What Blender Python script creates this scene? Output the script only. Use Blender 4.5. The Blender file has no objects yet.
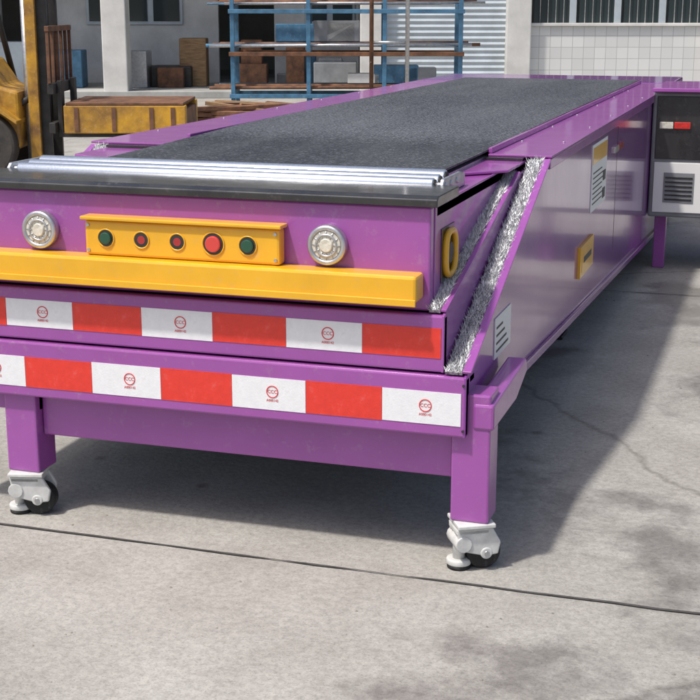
import bpy, bmesh, math, random
from mathutils import Vector, Matrix
random.seed(7)
sc=bpy.context.scene
sc.view_settings.view_transform='Standard'; sc.view_settings.look='None'; sc.view_settings.exposure=0
COL=bpy.context.collection
YAW=math.radians(17.8)
def B(r,f):  # yard frame (square to the warehouse) -> world
    return (r*math.cos(YAW)-f*math.sin(YAW), r*math.sin(YAW)+f*math.cos(YAW))

# ---------------- materials
def mat(name,col,rough=0.5,metal=0.0,coat=0.0,var=0.0,vscale=3.0,bump=0.0,bscale=80.0,col2=None,detail=6,rvar=0.0,stretch=None,bdist=0.004,dust=0.0):
    m=bpy.data.materials.new(name); m.use_nodes=True
    nt=m.node_tree; N=nt.nodes; L=nt.links; p=N['Principled BSDF']
    p.inputs['Base Color'].default_value=(*col,1); p.inputs['Roughness'].default_value=rough
    p.inputs['Metallic'].default_value=metal; p.inputs['Coat Weight'].default_value=coat
    p.inputs['Coat Roughness'].default_value=0.08
    tc=N.new('ShaderNodeTexCoord'); mp=N.new('ShaderNodeMapping'); L.new(tc.outputs['Object'],mp.inputs[0])
    if stretch: mp.inputs['Scale'].default_value=stretch
    out=None
    if var>0 or col2:
        n=N.new('ShaderNodeTexNoise'); n.inputs['Scale'].default_value=vscale; n.inputs['Detail'].default_value=detail; n.inputs['Roughness'].default_value=0.65
        L.new(mp.outputs[0],n.inputs['Vector'])
        r=N.new('ShaderNodeValToRGB'); r.color_ramp.elements[0].position=0.35; r.color_ramp.elements[1].position=0.65
        c2=col2 if col2 else tuple(c*(1-var) for c in col)
        r.color_ramp.elements[0].color=(*c2,1); r.color_ramp.elements[1].color=(*col,1)
        L.new(n.outputs['Fac'],r.inputs['Fac']); out=r.outputs['Color']
        if rvar>0:
            mr=N.new('ShaderNodeMapRange'); mr.inputs['To Min'].default_value=rough+rvar; mr.inputs['To Max'].default_value=rough
            mr.inputs['From Min'].default_value=0.35; mr.inputs['From Max'].default_value=0.65
            L.new(n.outputs['Fac'],mr.inputs['Value']); L.new(mr.outputs[0],p.inputs['Roughness'])
    if dust>0 and out:
        # fine specks and scuffs of yard dust
        n3=N.new('ShaderNodeTexNoise'); n3.inputs['Scale'].default_value=28; n3.inputs['Detail'].default_value=9; n3.inputs['Roughness'].default_value=.75
        L.new(mp.outputs[0],n3.inputs['Vector'])
        m3=N.new('ShaderNodeMapRange'); m3.inputs['From Min'].default_value=.56; m3.inputs['From Max'].default_value=.74; m3.inputs['To Max'].default_value=dust
        L.new(n3.outputs['Fac'],m3.inputs['Value'])
        x=N.new('ShaderNodeMixRGB'); x.inputs['Color2'].default_value=(.42,.38,.36,1); L.new(m3.outputs[0],x.inputs['Fac']); L.new(out,x.inputs['Color1']); out=x.outputs[0]
    if out: L.new(out,p.inputs['Base Color'])
    if bump>0:
        n2=N.new('ShaderNodeTexNoise'); n2.inputs['Scale'].default_value=bscale; n2.inputs['Detail'].default_value=4
        L.new(mp.outputs[0],n2.inputs['Vector'])
        b=N.new('ShaderNodeBump'); b.inputs['Strength'].default_value=bump; b.inputs['Distance'].default_value=bdist
        L.new(n2.outputs['Fac'],b.inputs['Height']); L.new(b.outputs[0],p.inputs['Normal'])
    return m
M={}
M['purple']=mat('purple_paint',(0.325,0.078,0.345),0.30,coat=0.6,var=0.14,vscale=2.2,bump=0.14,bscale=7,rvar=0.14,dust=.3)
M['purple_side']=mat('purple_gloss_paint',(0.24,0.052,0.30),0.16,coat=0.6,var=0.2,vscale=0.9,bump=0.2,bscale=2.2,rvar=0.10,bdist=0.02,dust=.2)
M['yellow']=mat('yellow_paint',(0.82,0.43,0.015),0.35,coat=0.4,var=0.12,vscale=5,bump=0.08,bscale=10,dust=.2)
M['black']=mat('black_paint',(0.014,0.014,0.016),0.2,coat=0.5,col2=(0.03,0.029,0.028),vscale=6,bump=0.08,bscale=8,rvar=.2,dust=.15)
M['dark']=mat('dark_void',(0.006,0.006,0.007),0.7)
M['rubber']=mat('black_rubber',(0.018,0.018,0.019),0.7,var=0.4,vscale=20,bump=0.3,bscale=150,dust=.4)
M['chrome']=mat('zinc_roller',(0.82,0.85,0.90),0.27,metal=0.92,var=0.15,vscale=14,stretch=(1,12,12))
M['steel']=mat('galvanised_steel',(0.60,0.61,0.63),0.38,metal=0.85,var=0.3,vscale=30)
M['caster']=mat('caster_white_paint',(0.66,0.66,0.64),0.4,var=0.25,vscale=25,dust=.35)
M['white']=mat('reflective_white',(0.80,0.80,0.82),0.3,var=0.08,vscale=30,bump=0.15,bscale=220,dust=.25)
M['red']=mat('reflective_red',(0.74,0.045,0.03),0.3,var=0.12,vscale=30,bump=0.15,bscale=220,dust=.2)
M['redtxt']=mat('print_red',(0.62,0.03,0.03),0.5)
M['reflector']=mat('red_reflector',(0.70,0.03,0.02),0.15,coat=.8,var=.4,vscale=60)
M['lens']=mat('lamp_lens',(0.75,0.72,0.62),0.12,coat=0.8,var=0.35,vscale=40,bump=0.6,bscale=90)
M['green']=mat('green_button',(0.008,0.07,0.035),0.25,coat=0.6)
M['redbtn']=mat('red_button',(0.35,0.02,0.02),0.25,coat=0.6)
M['redbig']=mat('red_stop_button',(0.62,0.05,0.04),0.3,coat=0.6)
M['label']=mat('paper_label',(0.75,0.75,0.72),0.5)
M['ink']=mat('label_ink',(0.05,0.05,0.05),0.6)
M['bristle']=mat('brush_bristle',(0.85,0.86,0.88),0.4,metal=0.3,var=0.6,vscale=70)
M['bristleback']=mat('brush_base',(0.50,0.50,0.52),0.45,metal=0.5,col2=(0.04,0.04,0.04),vscale=120,bump=0.9,bscale=160)
M['oldyellow']=mat('worn_yellow_paint',(0.62,0.33,0.02),0.5,col2=(0.20,0.10,0.03),vscale=3.5,bump=0.2,bscale=25,dust=.5)
M['rust']=mat('rusty_steel',(0.22,0.10,0.05),0.8,col2=(0.08,0.04,0.025),vscale=6,bump=0.3,bscale=40)
M['greasy']=mat('greasy_steel',(0.05,0.047,0.045),0.5,metal=0.3,var=0.5,vscale=8)
M['greybox']=mat('grey_enamel',(0.26,0.27,0.28),0.35,coat=.3,var=0.3,vscale=4)
M['tyre']=mat('tyre_rubber',(0.03,0.029,0.027),0.85,col2=(0.07,0.06,0.05),vscale=6,bump=0.4,bscale=40)
M['bluepaint']=mat('blue_rack_paint',(0.08,0.22,0.36),0.5,var=0.45,vscale=6,dust=.5)
M['pillar']=mat('painted_plaster',(0.70,0.69,0.66),0.85,var=0.25,vscale=1.5,bump=0.2,bscale=20)
M['wall']=mat('stained_concrete_wall',(0.46,0.46,0.44),0.9,var=0.4,vscale=0.9,bump=0.3,bscale=15)
M['inner']=mat('warehouse_interior',(0.42,0.42,0.40),0.9,var=0.35,vscale=0.6)
M['shutter']=mat('roller_shutter_metal',(0.50,0.56,0.60),0.45,metal=0.1,var=0.25,vscale=1.5)
M['glass']=mat('window_glass',(0.03,0.045,0.05),0.08,coat=0.6)
M['timber']=mat('timber',(0.36,0.22,0.11),0.8,var=0.5,vscale=5,stretch=(1,8,8))
M['stone']=mat('grit',(0.30,0.28,0.24),0.9,var=.5,vscale=1)

def tilemat():
    m=bpy.data.materials.new('white_wall_tiles'); m.use_nodes=True; nt=m.node_tree; p=nt.nodes['Principled BSDF']
    tc=nt.nodes.new('ShaderNodeTexCoord'); mp=nt.nodes.new('ShaderNodeMapping'); mp.inputs['Rotation'].default_value=(math.radians(90),0,0)
    b=nt.nodes.new('ShaderNodeTexBrick'); b.offset=0; b.inputs['Scale'].default_value=1; b.inputs['Brick Width'].default_value=.2; b.inputs['Row Height'].default_value=.2; b.inputs['Mortar Size'].default_value=.005
    b.inputs['Color1'].default_value=(.68,.68,.66,1); b.inputs['Color2'].default_value=(.60,.60,.59,1); b.inputs['Mortar'].default_value=(.40,.40,.39,1)
    nt.links.new(tc.outputs['Object'],mp.inputs[0]); nt.links.new(mp.outputs[0],b.inputs['Vector']); nt.links.new(b.outputs['Color'],p.inputs['Base Color']); p.inputs['Roughness'].default_value=.3
    return m
M['tile']=tilemat()

def beltmat():
    m=bpy.data.materials.new('textured_pvc_belt'); m.use_nodes=True; nt=m.node_tree; N=nt.nodes; L=nt.links; p=N['Principled BSDF']
    tc=N.new('ShaderNodeTexCoord')
    v=N.new('ShaderNodeTexVoronoi'); v.inputs['Scale'].default_value=80; v.inputs['Randomness'].default_value=0.35
    L.new(tc.outputs['Object'],v.inputs['Vector'])
    r=N.new('ShaderNodeValToRGB'); r.color_ramp.elements[0].position=0.2; r.color_ramp.elements[1].position=0.55
    r.color_ramp.elements[0].color=(0.135,0.142,0.160,1); r.color_ramp.elements[1].color=(0.012,0.013,0.016,1)
    L.new(v.outputs['Distance'],r.inputs['Fac'])
    sp=N.new('ShaderNodeTexNoise'); sp.inputs['Scale'].default_value=38; sp.inputs['Detail'].default_value=5; sp.inputs['Roughness'].default_value=.8
    L.new(tc.outputs['Object'],sp.inputs['Vector'])
    sr=N.new('ShaderNodeMapRange'); sr.inputs['From Min'].default_value=.38; sr.inputs['From Max'].default_value=.62; sr.inputs['To Min'].default_value=.45; sr.inputs['To Max'].default_value=1.6
    L.new(sp.outputs['Fac'],sr.inputs['Value'])
    sm=N.new('ShaderNodeVectorMath'); sm.operation='SCALE'; L.new(r.outputs['Color'],sm.inputs[0]); L.new(sr.outputs[0],sm.inputs['Scale'])
    n=N.new('ShaderNodeTexNoise'); n.inputs['Scale'].default_value=1.6; n.inputs['Detail'].default_value=7
    mp=N.new('ShaderNodeMapping'); mp.inputs['Scale'].default_value=(2.5,0.5,1); L.new(tc.outputs['Object'],mp.inputs[0]); L.new(mp.outputs[0],n.inputs['Vector'])
    mx=N.new('ShaderNodeMixRGB'); mx.blend_type='ADD'; mx.inputs['Color2'].default_value=(0.035,0.035,0.036,1)
    mr=N.new('ShaderNodeMapRange'); mr.inputs['From Min'].default_value=.4; mr.inputs['From Max'].default_value=.75
    L.new(n.outputs['Fac'],mr.inputs['Value']); L.new(mr.outputs[0],mx.inputs['Fac']); L.new(sm.outputs[0],mx.inputs['Color1'])
    L.new(mx.outputs[0],p.inputs['Base Color']); p.inputs['Roughness'].default_value=0.5
    b=N.new('ShaderNodeBump'); b.invert=True; b.inputs['Strength'].default_value=0.9; b.inputs['Distance'].default_value=0.004
    L.new(v.outputs['Distance'],b.inputs['Height']); L.new(b.outputs[0],p.inputs['Normal'])
    return m
M['belt']=beltmat()

def groundmat():
    m=bpy.data.materials.new('concrete_yard'); m.use_nodes=True; nt=m.node_tree; N=nt.nodes; L=nt.links; p=N['Principled BSDF']
    tc=N.new('ShaderNodeTexCoord')
    def noise(s,d=8,rough=0.6):
        n=N.new('ShaderNodeTexNoise'); n.inputs['Scale'].default_value=s; n.inputs['Detail'].default_value=d; n.inputs['Roughness'].default_value=rough
        L.new(tc.outputs['Object'],n.inputs['Vector']); return n
    def ramp(src,a,b,ca,cb):
        r=N.new('ShaderNodeValToRGB'); r.color_ramp.elements[0].position=a; r.color_ramp.elements[1].position=b
        r.color_ramp.elements[0].color=(*ca,1); r.color_ramp.elements[1].color=(*cb,1); L.new(src,r.inputs['Fac']); return r
    def mul(a,b,fac=1):
        x=N.new('ShaderNodeMixRGB'); x.blend_type='MULTIPLY'; x.inputs['Fac'].default_value=fac; L.new(a,x.inputs['Color1']); L.new(b,x.inputs['Color2']); return x.outputs[0]
    c=ramp(noise(0.9).outputs['Fac'],.3,.7,(0.35,0.335,0.305),(0.46,0.445,0.41)).outputs[0]
    c=mul(c,ramp(noise(3.2,10,.7).outputs['Fac'],.34,.62,(0.82,0.81,0.80),(1,1,1)).outputs[0])
    c=mul(c,ramp(noise(45,4,.7).outputs['Fac'],.35,.6,(0.76,0.76,0.76),(1,1,1)).outputs[0])
    c=mul(c,ramp(noise(140,3,.7).outputs['Fac'],.35,.5,(0.76,0.76,0.76),(1,1,1)).outputs[0])
    # wet patches that also paint in dappled tree shade, denser right of the machine
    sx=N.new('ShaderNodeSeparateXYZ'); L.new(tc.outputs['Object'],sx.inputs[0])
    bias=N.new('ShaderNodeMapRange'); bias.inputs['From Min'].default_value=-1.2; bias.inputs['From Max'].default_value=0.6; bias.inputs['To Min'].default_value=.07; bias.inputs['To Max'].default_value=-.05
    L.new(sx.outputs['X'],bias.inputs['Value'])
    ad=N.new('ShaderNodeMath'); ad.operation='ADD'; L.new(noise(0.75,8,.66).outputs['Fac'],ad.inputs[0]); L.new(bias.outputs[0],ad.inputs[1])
    damp_shade=ramp(ad.outputs[0],.42,.50,(0.62,0.61,0.605),(1,1,1)); c=mul(c,damp_shade.outputs[0])
    v=N.new('ShaderNodeTexVoronoi'); v.inputs['Scale'].default_value=1.9; L.new(tc.outputs['Object'],v.inputs['Vector'])
    c=mul(c,ramp(v.outputs['Distance'],.02,.06,(0.6,0.58,0.57),(1,1,1)).outputs[0])
    nz=noise(1.5,5); va=N.new('ShaderNodeMixRGB'); va.blend_type='ADD'; va.inputs['Fac'].default_value=.35
    L.new(tc.outputs['Object'],va.inputs['Color1']); L.new(nz.outputs['Color'],va.inputs['Color2'])
    vc=N.new('ShaderNodeTexVoronoi'); vc.feature='DISTANCE_TO_EDGE'; vc.inputs['Scale'].default_value=0.2; L.new(va.outputs[0],vc.inputs['Vector'])
    c=mul(c,ramp(vc.outputs['Distance'],.0004,.0012,(0.65,0.64,0.63),(1,1,1)).outputs[0])
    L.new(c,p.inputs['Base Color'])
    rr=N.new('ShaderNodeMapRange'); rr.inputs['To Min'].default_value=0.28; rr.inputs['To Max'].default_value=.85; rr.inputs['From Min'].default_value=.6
    L.new(damp_shade.outputs[0],rr.inputs['Value']); L.new(rr.outputs[0],p.inputs['Roughness'])
    b=N.new('ShaderNodeBump'); b.inputs['Strength'].default_value=0.5; b.inputs['Distance'].default_value=0.006
    L.new(noise(60,6,.7).outputs['Fac'],b.inputs['Height']); L.new(b.outputs[0],p.inputs['Normal'])
    return m
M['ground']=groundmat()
M['joint']=mat('slab_joint_bitumen',(0.075,0.070,0.064),0.9,var=0.5,vscale=30)

# ---------------- helpers
def empty(name,loc=(0,0,0),rz=0):
    e=bpy.data.objects.new(name,None); COL.objects.link(e); e.location=loc; e.rotation_euler=(0,0,rz); return e
def mk(name,verts,faces,m,parent=None,bevel=0,smooth=False,seg=2):
    me=bpy.data.meshes.new(name); me.from_pydata(verts,[],faces); me.update()
    bm=bmesh.new(); bm.from_mesh(me); bmesh.ops.recalc_face_normals(bm,faces=bm.faces); bm.to_mesh(me); bm.free()
    o=bpy.data.objects.new(name,me); COL.objects.link(o); me.materials.append(M[m])
    if parent: o.parent=parent
    if bevel>0:
        b=o.modifiers.new('b','BEVEL'); b.width=bevel; b.segments=seg; b.limit_method='ANGLE'; b.angle_limit=math.radians(40)
    if smooth:
        for f in me.polygons: f.use_smooth=True
    return o
def box(name,x0,x1,y0,y1,z0,z1,m,parent=None,bevel=0.004,rot=None):
    v=[(x,y,z) for x in(x0,x1) for y in(y0,y1) for z in(z0,z1)]
    c=Vector(((x0+x1)/2,(y0+y1)/2,(z0+z1)/2))
    v=[tuple(Vector(a)-c) for a in v]
    f=[(0,1,3,2),(4,6,7,5),(0,4,5,1),(2,3,7,6),(0,2,6,4),(1,5,7,3)]
    o=mk(name,v,f,m,parent,bevel); o.location=c
    if rot: o.rotation_euler=rot
    return o
def prismX(name,poly,x0,x1,m,parent=None,bevel=0.004,smooth=False):
    n=len(poly); v=[(x0,y,z) for y,z in poly]+[(x1,y,z) for y,z in poly]
    f=[tuple(range(n)),tuple(range(2*n-1,n-1,-1))]+[(i,(i+1)%n,n+(i+1)%n,n+i) for i in range(n)]
    return mk(name,v,f,m,parent,bevel,smooth)
def prismZ(name,poly,z0,z1,m,parent=None,bevel=0.003):
    n=len(poly); v=[(x,y,z0) for x,y in poly]+[(x,y,z1) for x,y in poly]
    f=[tuple(range(n)),tuple(range(2*n-1,n-1,-1))]+[(i,(i+1)%n,n+(i+1)%n,n+i) for i in range(n)]
    return mk(name,v,f,m,parent,bevel)
def cyl(name,p1,p2,r,m,parent=None,n=24,r2=None,bevel=0):
    p1=Vector(p1);p2=Vector(p2);d=p2-p1;L=d.length
    bm=bmesh.new(); bmesh.ops.create_cone(bm,cap_ends=True,segments=n,radius1=r,radius2=r if r2 is None else r2,depth=L)
    me=bpy.data.meshes.new(name); bm.to_mesh(me); bm.free(); me.materials.append(M[m])
    for f in me.polygons: f.use_smooth=len(f.vertices)==4
    o=bpy.data.objects.new(name,me); COL.objects.link(o)
    o.rotation_mode='QUATERNION'; o.rotation_quaternion=d.to_track_quat('Z','Y'); o.location=(p1+p2)/2
    if parent:o.parent=parent
    if bevel:
        b=o.modifiers.new('b','BEVEL'); b.width=bevel; b.segments=2; b.limit_method='ANGLE'; b.angle_limit=math.radians(50)
    return o
def torus(name,loc,R,r,m,parent,rot=(0,0,0)):
    v=[];f=[];A=40;Bn=10
    for i in range(A):
        a=2*math.pi*i/A
        for j in range(Bn):
            b=2*math.pi*j/Bn; v.append(((R+r*math.cos(b))*math.cos(a),(R+r*math.cos(b))*math.sin(a),r*math.sin(b)))
            f.append((i*Bn+j,((i+1)%A)*Bn+j,((i+1)%A)*Bn+(j+1)%Bn,i*Bn+(j+1)%Bn))
    o=mk(name,v,f,m,parent,smooth=True); o.location=loc; o.rotation_euler=rot; return o
def text(name,s,loc,size,m,parent,rot):
    c=bpy.data.curves.new(name,'FONT'); c.body=s; c.size=size; c.align_x='CENTER'; c.align_y='CENTER'; c.extrude=0.0002
    o=bpy.data.objects.new(name,c); COL.objects.link(o); o.location=loc; o.rotation_euler=rot; c.materials.append(M[m]); o.parent=parent; return o
FR=(math.radians(90),0,0)      # facing -Y

# ---------------- ground
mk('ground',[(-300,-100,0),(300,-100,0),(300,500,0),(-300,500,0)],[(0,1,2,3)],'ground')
jt=empty('concrete_slab_joints')
def joint(x0,y0,x1,y1,w=0.012):
    a=Vector((x0,y0,0));b=Vector((x1,y1,0));d=(b-a);n=Vector((-d.y,d.x,0)).normalized()
    seg=max(2,int(d.length/0.12)); v=[];f=[]
    for i in range(seg+1):
        p=a+d*i/seg+n*random.uniform(-.003,.003); ww=w*random.uniform(.35,1.25)/2
        v+=[tuple(p+n*ww+Vector((0,0,.004))),tuple(p-n*ww+Vector((0,0,.004)))]
        if i: f.append((2*i-2,2*i-1,2*i+1,2*i))
    mk('joint',v,f,'joint',jt)
for k in range(-1,8): joint(-24,3.45+4.2*k,24,3.40+4.2*k,.010)
for k in (-5,-4,-3,-2,-1,0,1,2,3,4): joint(0.25+4.6*k,-4,0.25+4.6*k,33,.010)
def pebbles():
    v=[];f=[]
    for i in range(1400):
        x=random.uniform(-6,2.5); y=random.uniform(1.5,12); s=random.uniform(.0015,.006)*(1+ (random.random()>.97))
        k=len(v); h=s*.8
        for j in range(5):
            a=j*1.2566+random.uniform(-.3,.3); v.append((x+s*math.cos(a),y+s*math.sin(a)*.8,.0005))
        v.append((x+random.uniform(-.3,.3)*s,y,h))
        for j in range(5): f.append((k+j,k+(j+1)%5,k+5))
    mk('loose_grit',v,f,'stone')
pebbles()

# ---------------- CONVEYOR
C=empty('telescopic_belt_conveyor')
XL,XR=-2.54,-0.79
SUM=-3.33
box('outer_front_plate',XL,XR,3.50,3.54,.40,.572,'purple',C,.006)
box('outer_front_top_flange',XL,XR,3.542,3.60,.545,.569,'purple',C)
box('middle_front_plate',-2.472,-.858,3.515,3.55,.578,.738,'purple',C,.006)
box('inner_front_plate',-2.425,-.908,3.545,3.585,.742,1.03,'purple',C,.006)
box('dark_core',-2.39,-.93,3.60,9.5,.55,.98,'dark',C,0)
def tape(z0,z1,y,xr,xl,first,seg=.2265):
    x=xr;k=first
    while x>xl+.03:
        xn=max(x-seg,xl); col='white' if k else 'red'
        box('tape_'+col,xn+.0006,x-.0006,y-.0015,y+.002,z0+random.uniform(-.0012,.0012),z1+random.uniform(-.0012,.0012),col,C,0)
        if k and x-xn>.15:
            cx=(x+xn)/2+.012; cz=(z0+z1)/2+.006
            torus('mark_ring',(cx,y-.002,cz),.017,.0014,'redtxt',C,FR)
            text('mark_text','CCC',(cx,y-.0022,cz),.014,'redtxt',C,FR)
            text('mark_text2','A000142',(cx,y-.0022,cz-.026),.010,'redtxt',C,FR)
        x=xn;k=1-k
tape(.432,.527,3.50,-.803,-2.53,1)
tape(.617,.703,3.515,-.866,-2.46,0)
for z in(.42,.55): cyl('bolt',(-.797,3.497,z),(-.797,3.501,z),.004,'black',C,10)

outer=[(3.50,.40),(3.95,.40),(9.6,.10),(9.6,1.04),(4.70,1.04),(3.50,.572)]
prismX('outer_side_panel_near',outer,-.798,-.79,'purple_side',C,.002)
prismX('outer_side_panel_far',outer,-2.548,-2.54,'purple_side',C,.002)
mid=[(3.515,.578),(4.5,.578),(9.0,.578),(9.0,1.012),(4.55,1.012),(3.515,.738)]
prismX('middle_side_panel_near',mid,-.866,-.858,'purple',C,.002)
prismX('middle_side_panel_far',mid,-2.480,-2.472,'purple',C,.002)
prismX('inner_side_panel_near',[(3.585,.742),(9,.742),(9,1.03),(3.585,1.03)],-.912,-.905,'purple',C,.002)
prismX('inner_side_panel_far',[(3.585,.742),(9,.742),(9,1.03),(3.585,1.03)],-2.43,-2.423,'purple',C,.002)

def diag(name,p,q,x0,x1,m,th=.006,off=0):
    (y0,z0),(y1,z1)=p,q; d=Vector((y1-y0,z1-z0)).normalized(); n=Vector((-d.y,d.x))
    a=Vector(p)+n*off; b=Vector(q)+n*off
    return prismX(name,[tuple(a),tuple(b),tuple(b+n*th),tuple(a+n*th)],x0,x1,m,C,.0015)
def brush(p,q,x0,x1):
    diag('brush_base',p,q,x0,x1,'bristleback',.010,.0)
    (y0,z0),(y1,z1)=p,q; d=Vector((y1-y0,z1-z0)); L=d.length; d.normalize(); n=Vector((-d.y,d.x))
    v=[];f=[]
    for i in range(int(L*2600)):
        t=random.random()*L; x=random.uniform(x0,x1); h=random.uniform(.006,.022)
        by=y0+d.x*t+n.x*.008; bz=z0+d.y*t+n.y*.008
        lean=random.uniform(-.018,.018); lx=random.uniform(-.016,.016)
        w=.0013; k=len(v)
        v+=[(x-w,by,bz),(x+w,by,bz),(x+lx+w*.4,by+n.x*h+d.x*lean,bz+n.y*h+d.y*lean)]
        f.append((k,k+1,k+2))
    mk('brush_bristles',v,f,'bristle',C)
oP,oQ=(3.51,.576),(4.70,1.035); mP,mQ=(3.53,.742),(4.55,1.008)
for s in(0,1):
    def rng(a,b):
        if s: a,b=SUM-a,SUM-b
        return min(a,b),max(a,b)
    brush(oP,oQ,*rng(-.853,-.803))
    diag('outer_diagonal_lip',oP,oQ,*rng(-.803,-.778),'purple',.008,.006)
    diag('middle_diagonal_lip',mP,mQ,*rng(-.872,-.856),'purple',.007,.004)
    brush(mP,mQ,*rng(-.906,-.873))
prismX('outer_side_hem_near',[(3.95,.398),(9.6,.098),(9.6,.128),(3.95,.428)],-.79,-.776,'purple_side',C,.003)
box('outer_top_fold_near',-.79,-.778,4.69,9.6,1.012,1.048,'purple',C,.003)
box('outer_top_flange_near',-1.0,-.775,4.70,9.6,1.050,1.058,'purple',C,.002)
box('outer_top_flange_far',-2.555,-2.22,4.70,9.6,1.050,1.058,'purple',C,.002)
prismZ('middle_top_flange_near',[(-.866,4.40),(-.866,4.72),(-1.02,4.72),(-1.02,4.25)],1.030,1.040,'purple',C)
prismZ('middle_top_flange_far',[(-2.472,4.42),(-2.472,4.72),(-2.19,4.72),(-2.19,4.25)],1.030,1.040,'purple',C)
box('black_gap_near',-1.0,-.87,4.66,4.70,1.041,1.050,'black',C,0)
box('black_gap_far',-2.47,-2.19,4.66,4.70,1.041,1.050,'black',C,0)
for y in [5.2,5.9,6.6,7.3,8.0,8.7]:
    for x in(-.815,-.975,-2.51,-2.26): cyl('flange_bolt',(x,y,1.058),(x,y,1.061),.006,'steel',C,8)
box('side_guide_near',-1.004,-.99,4.72,9.6,1.058,1.078,'purple',C,.003)
box('side_guide_far',-2.242,-2.228,4.9,9.6,1.058,1.078,'purple',C,.003)
box('inner_deck',-2.425,-.905,3.60,4.9,.995,1.027,'purple',C,.003)
# black nose plate
prismX('black_nose_plate',[(3.525,1.032),(3.525,1.052),(3.545,1.062),(3.775,1.062),(3.775,1.032)],-2.44,-.885,'black',C,.003)
# rollers
box('roller_tray',-2.335,-.95,3.78,4.05,1.028,1.034,'dark',C,0)
for i,(y,r) in enumerate([(3.812,.021),(3.880,.024),(3.952,.030)]):
    cyl('roller',(-2.33,y,1.056),(-.968,y,1.056),r,'chrome',C,40,bevel=.003)
    cyl('roller_endcap',(-.970,y,1.056),(-.964,y,1.056),r*.8,'greasy',C,24)
    for x in(-2.345,-.95): cyl('roller_axle',(x-.022,y,1.056),(x+.022,y,1.056),.009,'steel',C,12)
for n_,a,b in(('near',-.946,-.934),('far',-2.362,-2.350)):
    prismX('roller_bracket_'+n_,[(3.785,1.028),(4.06,1.028),(4.06,1.066),(4.0,1.076),(3.80,1.076),(3.785,1.062)],a,b,'steel',C,.003)
# belt
def belt():
    prof=[]
    R=.03; cy=4.04; cz=1.04
    for k in range(9):
        a=math.radians(270-22.5*k); prof.append((cy+R*math.cos(a),cz+R*math.sin(a)))
    prof+=[(4.6,1.070),(5.4,1.078),(7,1.08),(9.6,1.08),(10.1,1.02),(10.15,.9)]
    v=[];f=[]
    for i,(y,z) in enumerate(prof):
        t=min(max((y-4.04)/1.2,0),1)
        v+=[(-2.165-.055*t,y,z),(-1.005,y,z)]
        if i: f.append((2*i-2,2*i-1,2*i+1,2*i))
    o=mk('belt',v,f,'belt',C)
    s=o.modifiers.new('s','SOLIDIFY'); s.thickness=.006; s.offset=-1
belt()
box('belt_underdeck',-2.2,-1.01,4.1,9.6,1.029,1.049,'steel',C,0)
# front bumper bar
box('bumper_bar',-2.46,-.925,3.462,3.545,.778,.852,'yellow',C,.008)
box('bumper_lip',-2.46,-.925,3.455,3.461,.770,.79,'yellow',C,.002)
box('button_panel',-1.937,-1.33,3.500,3.545,.853,.955,'yellow',C,.008)
box('button_panel_top_lip',-1.945,-1.322,3.487,3.545,.957,.968,'yellow',C,.003)
for x in(-1.925,-1.342):
    for z in(.868,.942): cyl('panel_screw',(x,3.496,z),(x,3.5,z),.005,'steel',C,10)
for i,(x,m_,r) in enumerate([(-1.868,'green',.022),(-1.755,'redbtn',.020),(-1.642,'redbtn',.020),(-1.530,'redbig',.029),(-1.425,'green',.023)]):
    cyl('button_hole',(x,3.4985,.905),(x,3.51,.905),r+.004,'black',C,28)
    torus('button_bezel',(x,3.4985,.905),r+.004,.0022,'yellow',C,FR)
    if i in(1,2): cyl('button',(x,3.4975,.905),(x,3.505,.905),r*.6,m_,C,24)
    else: cyl('button',(x,3.490,.905),(x,3.505,.905),r*.8,m_,C,24,bevel=.003)
for x in(-2.10,-1.199):
    cyl('lamp_body',(x,3.525,.915),(x,3.546,.915),.056,'steel',C,40,bevel=.004)
    torus('lamp_rim',(x,3.522,.915),.049,.008,'steel',C,FR)
    cyl('lamp_lens',(x,3.518,.915),(x,3.526,.915),.041,'lens',C,36)
    torus('lamp_inner',(x,3.517,.915),.030,.003,'steel',C,FR)
    cyl('lamp_bulb',(x,3.512,.915),(x,3.519,.915),.017,'lens',C,20,r2=.022)
    for k in range(12):
        a=k*math.pi/6; cyl('lamp_rib',(x+.022*math.cos(a),3.5175,.915+.022*math.sin(a)),(x+.040*math.cos(a),3.5175,.915+.040*math.sin(a)),.0018,'steel',C,6)
box('side_recess',-.905,-.902,3.65,3.80,.80,.955,'black',C,.02)
def oval():
    v=[];f=[];A=40;Bn=8
    for i in range(A):
        a=2*math.pi*i/A; cy=3.725+.058*math.copysign(abs(math.cos(a))**.7,math.cos(a)); cz=.878+.062*math.copysign(abs(math.sin(a))**.7,math.sin(a))
        for j in range(Bn):
            b=2*math.pi*j/Bn; k=1+.16*math.cos(b)
            v.append((-.895+.010*math.sin(b),3.725+(cy-3.725)*k,.878+(cz-.878)*k)); f.append((i*Bn+j,((i+1)%A)*Bn+j,((i+1)%A)*Bn+(j+1)%Bn,i*Bn+(j+1)%Bn))
    mk('side_marker_ring',v,f,'yellow',C,smooth=True)
oval()
cyl('side_marker_lens',(-.904,3.725,.878),(-.893,3.725,.878),.03,'ink',C,20)
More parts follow.
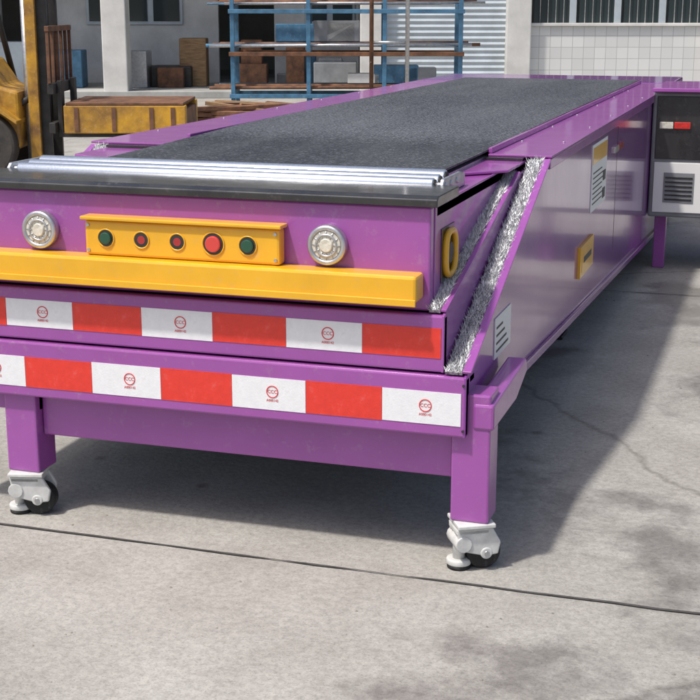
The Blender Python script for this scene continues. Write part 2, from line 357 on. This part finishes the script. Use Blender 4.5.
# legs
for a,b in [(-2.26,-2.15),(-.835,-.725)]:
    box('leg',a,b,3.525,3.635,.145,.40 if a<-2 else .52,'purple',C,.006)
prismX('leg_head_near',[(3.52,.42),(3.52,.495),(4.0,.515),(4.02,.47),(3.85,.42)],-.775,-.715,'purple',C,.008)
box('leg_head_far',-2.54,-2.15,3.545,3.635,.34,.398,'purple',C,.005)
box('cross_beam',-2.148,-.837,3.56,3.62,.262,.398,'purple',C,.006)
for a,b in [(-2.36,-2.26),(-1.1,-1.0)]:
    for y in(6.4,9.0):
        box('rear_leg',a,b,y,y+.1,.02,.56,'purple',C,.006)
        box('rear_foot',a-.03,b+.03,y-.03,y+.13,.0,.02,'black',C,.004)
def sidebox(n,y0,y1,z0,z1,m,th=.003,x=-.79): return box(n,x,x+th,y0,y1,z0,z1,m,C,.0005)
sidebox('warning_label',5.82,6.30,.70,.99,'label')
sidebox('warning_label_band',5.84,6.28,.905,.975,'yellow',.005)
for i in range(7): sidebox('warning_label_line',5.86,6.10+.10*random.random(),.73+.022*i,.736+.022*i,'ink',.004)
for z in(.72,.80): sidebox('warning_symbol',6.18,6.26,z,z+.045,'ink',.005)
sidebox('type_plate',5.52,5.90,.47,.60,'yellow',.012)
sidebox('type_plate_inner',5.56,5.86,.49,.58,'yellow',.014)
sidebox('type_plate_text',5.60,5.82,.525,.55,'ink',.015)
sidebox('certificate_label',3.86,4.10,.535,.66,'label')
for i in range(4): sidebox('certificate_line',3.88,4.06-.03*i,.552+.024*i,.559+.024*i,'ink',.004)
for y in (6.7,8.1): sidebox('panel_seam',y,y+.006,.40,1.0,'black',.001)
sidebox('side_reflector_red',6.72,6.88,.885,.915,'reflector',.010)
sidebox('side_reflector_white',6.56,6.70,.885,.915,'lens',.010)
# junction cabinet
J=-.79
box('control_cabinet',J+.004,-.10,8.35,9.1,.33,1.075,'greybox',C,.012)
box('cabinet_face',J+.03,-.13,8.342,8.349,.36,.66,'label',C,.003)
box('cabinet_face_upper',J+.03,-.13,8.342,8.349,.68,1.05,'black',C,.003)
box('cabinet_vent',-.70,-.52,8.338,8.342,.42,.60,'greybox',C,.002)
for k in range(6): box('vent_slat',-.69,-.53,8.334,8.338,.435+.026*k,.445+.026*k,'black',C,.001)
box('cabinet_hood',J+.004,-.08,8.28,9.12,1.077,1.10,'purple',C,.004)
box('cabinet_reflector_white',-.74,-.66,8.33,8.342,.86,.90,'lens',C,.003)
box('cabinet_reflector_red',-.655,-.56,8.33,8.342,.86,.90,'reflector',C,.003)
box('cabinet_reflector_red',-.40,-.28,8.33,8.342,.86,.90,'reflector',C,.003)
for x in(-.75,-.2): box('cabinet_leg',x,x+.07,8.45,8.52,.0,.33,'purple',C,.004)
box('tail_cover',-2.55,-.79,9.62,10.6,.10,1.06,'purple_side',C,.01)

def caster(name,cx,cy,ang):
    e=empty(name,(cx,cy,0),ang); e.parent=C
    box('mount_plate',-.058,.058,-.055,.055,.133,.145,'caster',e,.003)
    P_=[(-.045,.065),(-.055,.13),(.05,.13),(.075,.085),(.068,.05),(.03,.045)]
    prismX('housing',P_,-.046,-.032,'caster',e,.004)
    prismX('housing2',P_,.032,.046,'caster',e,.004)
    box('crown',-.046,.046,-.055,.045,.108,.132,'caster',e,.008)
    cyl('wheel',(-.028,.032,.05),(.028,.032,.05),.05,'rubber',e,36,bevel=.008)
    cyl('hub',(-.05,.032,.055),(.05,.032,.055),.017,'caster',e,20,bevel=.003)
    cyl('hub_bolt',(-.053,.032,.055),(.053,.032,.055),.008,'steel',e,6)
    cyl('level_stem',(0,-.035,.03),(0,-.035,.11),.018,'caster',e,20)
    cyl('level_pad',(0,-.035,.012),(0,-.035,.03),.036,'caster',e,28,bevel=.004)
    cyl('level_pad_rubber',(0,-.035,.003),(0,-.035,.012),.034,'rubber',e,28)
    cyl('adjust_gear',(-.05,-.035,.085),(.05,-.035,.085),.024,'caster',e,12,bevel=.002)
caster('caster',-.78,3.56,math.radians(-60))
caster('caster',-2.205,3.56,math.radians(-75))

# ---------------- FORKLIFT
F=empty('forklift',(*B(-4.05,13.3),0),YAW)
def prismY(name,poly,y0,y1,m,parent,bevel=.02):
    n=len(poly); v=[(x,y0,z) for x,z in poly]+[(x,y1,z) for x,z in poly]
    f=[tuple(range(n)),tuple(range(2*n-1,n-1,-1))]+[(i,(i+1)%n,n+(i+1)%n,n+i) for i in range(n)]
    return mk(name,v,f,m,parent,bevel)
prismY('chassis',[(-1.15,.30),(-1.25,.55),(-1.2,1.0),(-1.05,1.12),(-.45,1.12),(-.42,.85),(.25,.80),(.30,1.05),(.62,1.1),(.78,.85),(.95,.80),(.95,.30),(.90,.25),(-1.0,.25)],-.42,.42,'oldyellow',F,.03)
prismY('counterweight',[(-1.35,.35),(-1.38,.9),(-1.2,1.08),(-.75,1.10),(-.75,.35)],-.5,.5,'oldyellow',F,.05)
for x,r in((.62,.31),(-.82,.25)):
    for s in(-1,1):
        y=s*.47
        cyl('tyre',(x,y-.11,r),(x,y+.11,r),r,'tyre',F,40,bevel=.03)
        cyl('rim',(x,y-.115,r),(x,y+.115,r),r*.55,'oldyellow',F,28,bevel=.008)
        cyl('rim_dish',(x,y-.118,r),(x,y+.118,r),r*.38,'greasy',F,24)
        for k in range(6):
            a=k*math.pi/3; cyl('lug',(x+r*.46*math.cos(a),y-.123,r+r*.46*math.sin(a)),(x+r*.46*math.cos(a),y+.123,r+r*.46*math.sin(a)),.015,'steel',F,6)
    prismY('mudguard',[(x-r*1.25,r),(x-r*1.05,r*1.75),(x-r*.4,r*2.2),(x+r*.5,r*2.2),(x+r*1.1,r*1.75),(x+r*1.1,r*1.65),(x+r*.45,r*2.1),(x-r*.38,r*2.1),(x-r*.98,r*1.65),(x-r*1.18,r)],-.60,.60,'oldyellow',F,.004)
for x,xt in((-.95,-.75),(.72,.45)):
    for s in(-1,1): cyl('guard_post',(x,s*.44,.85),(xt,s*.44,2.12),.03,'greasy',F,12)
for s in(-1,1): box('roof_rail',-.85,.55,s*.44-.03,s*.44+.03,2.10,2.16,'greasy',F,.01)
for k in range(9): box('roof_bar',-.8+k*.16,-.76+k*.16,-.44,.44,2.11,2.14,'greasy',F,.005)
box('seat_base',-.42,.05,-.24,.24,.82,.98,'black',F,.03)
box('seat_back',-.46,-.34,-.23,.23,.98,1.45,'black',F,.04,(0,-.12,0))
cyl('steering_column',(.42,.05,.95),(.25,.05,1.22),.025,'black',F,10)
torus('steering_wheel',(.25,.05,1.24),.16,.014,'black',F,(0,math.radians(-35),0))
for s in(-1,1):
    for dx,dy in((0,0),(.09,.07)):
        box('mast_rail',1.02+dx,1.12+dx,s*(.30-dy)-.03,s*(.30-dy)+.03,.12,2.15-dx,'oldyellow' if dx==0 else 'greasy',F,.006)
    cyl('lift_cylinder',(1.0,s*.22,.15),(1.0,s*.22,1.75),.035,'steel',F,14)
    cyl('mast_chain',(1.14,s*.12,.5),(1.14,s*.12,2.0),.013,'greasy',F,6)
    cyl('tilt_cylinder',(.7,s*.26,.55),(1.05,s*.28,.75),.03,'greasy',F,12)
for z in(.3,1.2,2.02): box('mast_cross',1.03,1.1,-.27,.27,z,z+.09,'greasy',F,.006)
for z in(.42,.78): box('carriage_bar',1.24,1.30,-.50,.50,z,z+.10,'greasy',F,.006)
for y in(-.5,-.3,-.1,.1,.3,.5): box('load_backrest_bar',1.25,1.28,y-.015,y+.015,.88,1.35,'rust',F,.004)
box('load_backrest_top',1.245,1.285,-.52,.52,1.35,1.40,'rust',F,.004)
for s in(-1,1): prismY('fork',[(1.30,.90),(1.345,.90),(1.345,.42),(2.35,.39),(2.35,.375),(1.30,.375)],s*.3-.06,s*.3+.06,'greasy',F,.004)
S=empty('steel_skid',(*B(-2.15,13.3),0.42),YAW)
for y in(-.45,.45): box('skid_side_beam',-.52,.62,y-.05,y+.05,.0,.26,'oldyellow',S,.01)
for y in(-.505,.505):
    for x in(-.4,-.05,.3,.5): box('skid_rib',x-.02,x+.02,y-.006 if y<0 else y-.004,y+.004 if y<0 else y+.006,.02,.24,'rust',S,.001)
for x in(-.5,.02,.58): box('skid_cross_beam',x-.04,x+.04,-.40,.40,.05,.22,'rust',S,.01)
box('skid_plate',-.50,.60,-.50,.50,.262,.285,'rust',S,.004)

# ---------------- storage rack with bar stock
R_=empty('storage_rack',(*B(-.1,20.5),0),YAW)
for x in(-1.6,-.5,.6,1.7):
    for y in(-.4,.4): box('rack_post',x-.03,x+.03,y-.03,y+.03,0,2.3,'bluepaint',R_,.004)
    for z in(.35,.95,1.55): box('rack_arm',x-.025,x+.025,-.37,.37,z,z+.06,'bluepaint',R_,.004)
for z in(.35,.95,1.55,2.24):
    for y in(-.44,.44): box('rack_beam',-1.65,1.75,y-.02,y+.02,z-.06 if z<2 else z,z+.0 if z<2 else z+.06,'bluepaint' if z!=.95 else 'rust',R_,.004)
for z in(.41,1.01,1.61):
    for k in range(9):
        r=random.uniform(.012,.04); y=-.33+.08*k; x0=-1.7-random.random()*.3
        cyl('bar_stock',(x0,y,z+r),(x0+random.uniform(3,3.9),y,z+r+random.uniform(-.0,.02)),r,random.choice(['rust','steel','steel','greasy','bluepaint','rust']),R_,10)
    for k in range(3):
        x=random.uniform(-1.3,1.2); w_=random.uniform(.15,.35); box('parts_bin',x-w_,x+w_,-.2,.2,z+.08,z+.1+random.uniform(.1,.28),random.choice(['bluepaint','greasy','timber','greybox','pillar']),R_,.01)
T=empty('rusty_offcut_pile',(*B(-1.35,18.0),0),YAW)
for k in range(110):
    l=random.uniform(.4,1.5); x=random.gauss(0,.75); y=random.uniform(-.6,.6); z=.03+max(0,.36-abs(x)*.18)*random.random()
    box('offcut',x-l/2,x+l/2,y-.03,y+.03,z-.025,z+.025,random.choice(['rust','rust','rust','timber','greasy']),T,.003,(random.uniform(-.2,.2),random.uniform(-.1,.1),random.uniform(-.6,.6)))

# ---------------- warehouse
W=empty('warehouse_building',(*B(0,25),0),YAW)
cols=[-18,-13.4,-8.8,-4.2,.4,3.0,6.6,11.2,15.8,20.4]
for x in cols: box('column',x-.22,x+.22,-.25,.25,0,4.2,'pillar',W,.02)
box('lintel_beam',-18.3,20.7,-.22,.22,4.2,5.0,'pillar',W,.02)
box('upper_wall',-18.3,20.7,-.15,.15,5.0,9.0,'wall',W,.01)
box('roof_slab',-18.8,21.2,-.9,9.2,9.0,9.25,'wall',W,.02)
box('canopy',-18.3,20.7,-.7,-.22,4.35,4.5,'wall',W,.01)
box('back_wall',-18.3,20.7,8.8,9.0,0,9,'inner',W,0)
box('side_wall_w',-18.5,-18.3,-.2,9,0,9,'wall',W,0)
box('side_wall_e',20.7,20.9,-.2,9,0,9,'wall',W,0)
box('floor_slab',-18.2,20.6,-.3,8.7,0,.12,'wall',W,.01)
box('ceiling',-18.2,20.6,.2,8.7,4.3,4.45,'inner',W,0)
# shallow partition wall behind the open bays, with doorways
for x0,x1 in((-8.58,-6.9),(-5.9,-2.6),(-1.5,.18)): box('partition_wall',x0,x1,2.6,2.75,.12,4.25,'pillar',W,.01)
for x0,x1 in((-6.9,-5.9),(-2.6,-1.5)): box('door_head',x0,x1,2.6,2.75,2.3,4.25,'pillar',W,.01)
for x0,x1 in((-5.2,-3.3),(-.9,.1)):
    box('partition_window_frame',x0,x1,2.56,2.598,1.25,2.4,'shutter',W,.01)
    n=3 if x1-x0>1.5 else 2; w_=(x1-x0)/n
    for k in range(n): box('partition_window_pane',x0+w_*k+.06,x0+w_*(k+1)-.06,2.54,2.558,1.32,2.33,'glass',W,0)
for k in range(16):
    x=-17+k*2.4; box('upper_window_frame',x-.75,x+.75,-.18,-.152,5.9,7.6,'pillar',W,.01); box('upper_window_pane',x-.66,x+.66,-.20,-.182,5.98,7.52,'glass',W,0)
def shutter(x0,x1):
    n=40; v=[];f=[]
    for i in range(n*2+1):
        z=.12+4.08*i/(n*2); y=-.06+(.025 if i%2 else 0); v+=[(x0,y,z),(x1,y,z)]
        if i: f.append((2*i-2,2*i-1,2*i+1,2*i))
    mk('roller_shutter',v,f,'shutter',W)
shutter(.62,2.78)
shutter(-13.18,-9.02)
box('office_wall',3.22,6.38,.0,.12,.12,1.25,'tile',W,.004)
box('office_sill',3.22,6.38,-.06,.14,1.252,1.31,'pillar',W,.01)
for x in(3.3,4.1,4.9,5.7):
    box('office_window',x,x+.62,.05,.08,1.312,2.7,'glass',W,0)
    box('mullion',x+.63,x+.75,.0,.1,1.312,2.74,'shutter',W,.005)
    for k in range(4): cyl('window_bar',(x+.1+k*.14,.0,1.312),(x+.1+k*.14,.0,2.74),.009,'steel',W,6)
box('office_head',3.22,6.38,.0,.12,2.75,4.2,'wall',W,.01)
for k in range(40):
    x=random.uniform(-8,.0) if k<22 else random.uniform(7,15); y=random.uniform(.8,2.0); h=random.uniform(.2,.9); w=random.uniform(.2,.8)
    box('stored_crate',x-w/2,x+w/2,y-w/2,y+w/2,.12,.12+h,random.choice(['timber','greasy','steel','greybox','rust','bluepaint','shutter']),W,.02)
P=empty('steel_pipe_posts',(*B(.55,19.4),0),YAW)
for x in(-.25,.25): cyl('post',(x,0,0),(x,0,4.0),.03,'rust' if x<0 else 'steel',P,12)
for z in(1.1,2.6): cyl('rail',(-.25,0,z),(.25,0,z),.02,'steel',P,10)
# ---------------- world, sun, camera
w=bpy.data.worlds.new('World'); sc.world=w; w.use_nodes=True
nt=w.node_tree; bg=nt.nodes['Background']; sky=nt.nodes.new('ShaderNodeTexSky'); sky.sky_type='NISHITA'; sky.sun_disc=False
sd=Vector((-.30,-.44,1.05)).normalized()
el=math.asin(sd.z); az=math.atan2(sd.x,sd.y)
sky.sun_elevation=el; sky.sun_rotation=az; sky.air_density=1.0; sky.dust_density=4.0
nt.links.new(sky.outputs[0],bg.inputs[0]); bg.inputs[1].default_value=0.15
s=bpy.data.lights.new('sun','SUN'); s.energy=3.7; s.angle=math.radians(3.0); s.color=(1,.96,.90)
so=bpy.data.objects.new('sun',s); COL.objects.link(so); so.rotation_euler=(-sd).to_track_quat('-Z','Y').to_euler()
cam=bpy.data.cameras.new('camera'); co=bpy.data.objects.new('camera',cam); COL.objects.link(co)
cam.lens=36*1357/700; cam.sensor_width=36; cam.clip_end=2000
co.location=(0,0,1.55); co.rotation_euler=(math.radians(90-14.1),0,YAW)
sc.camera=co
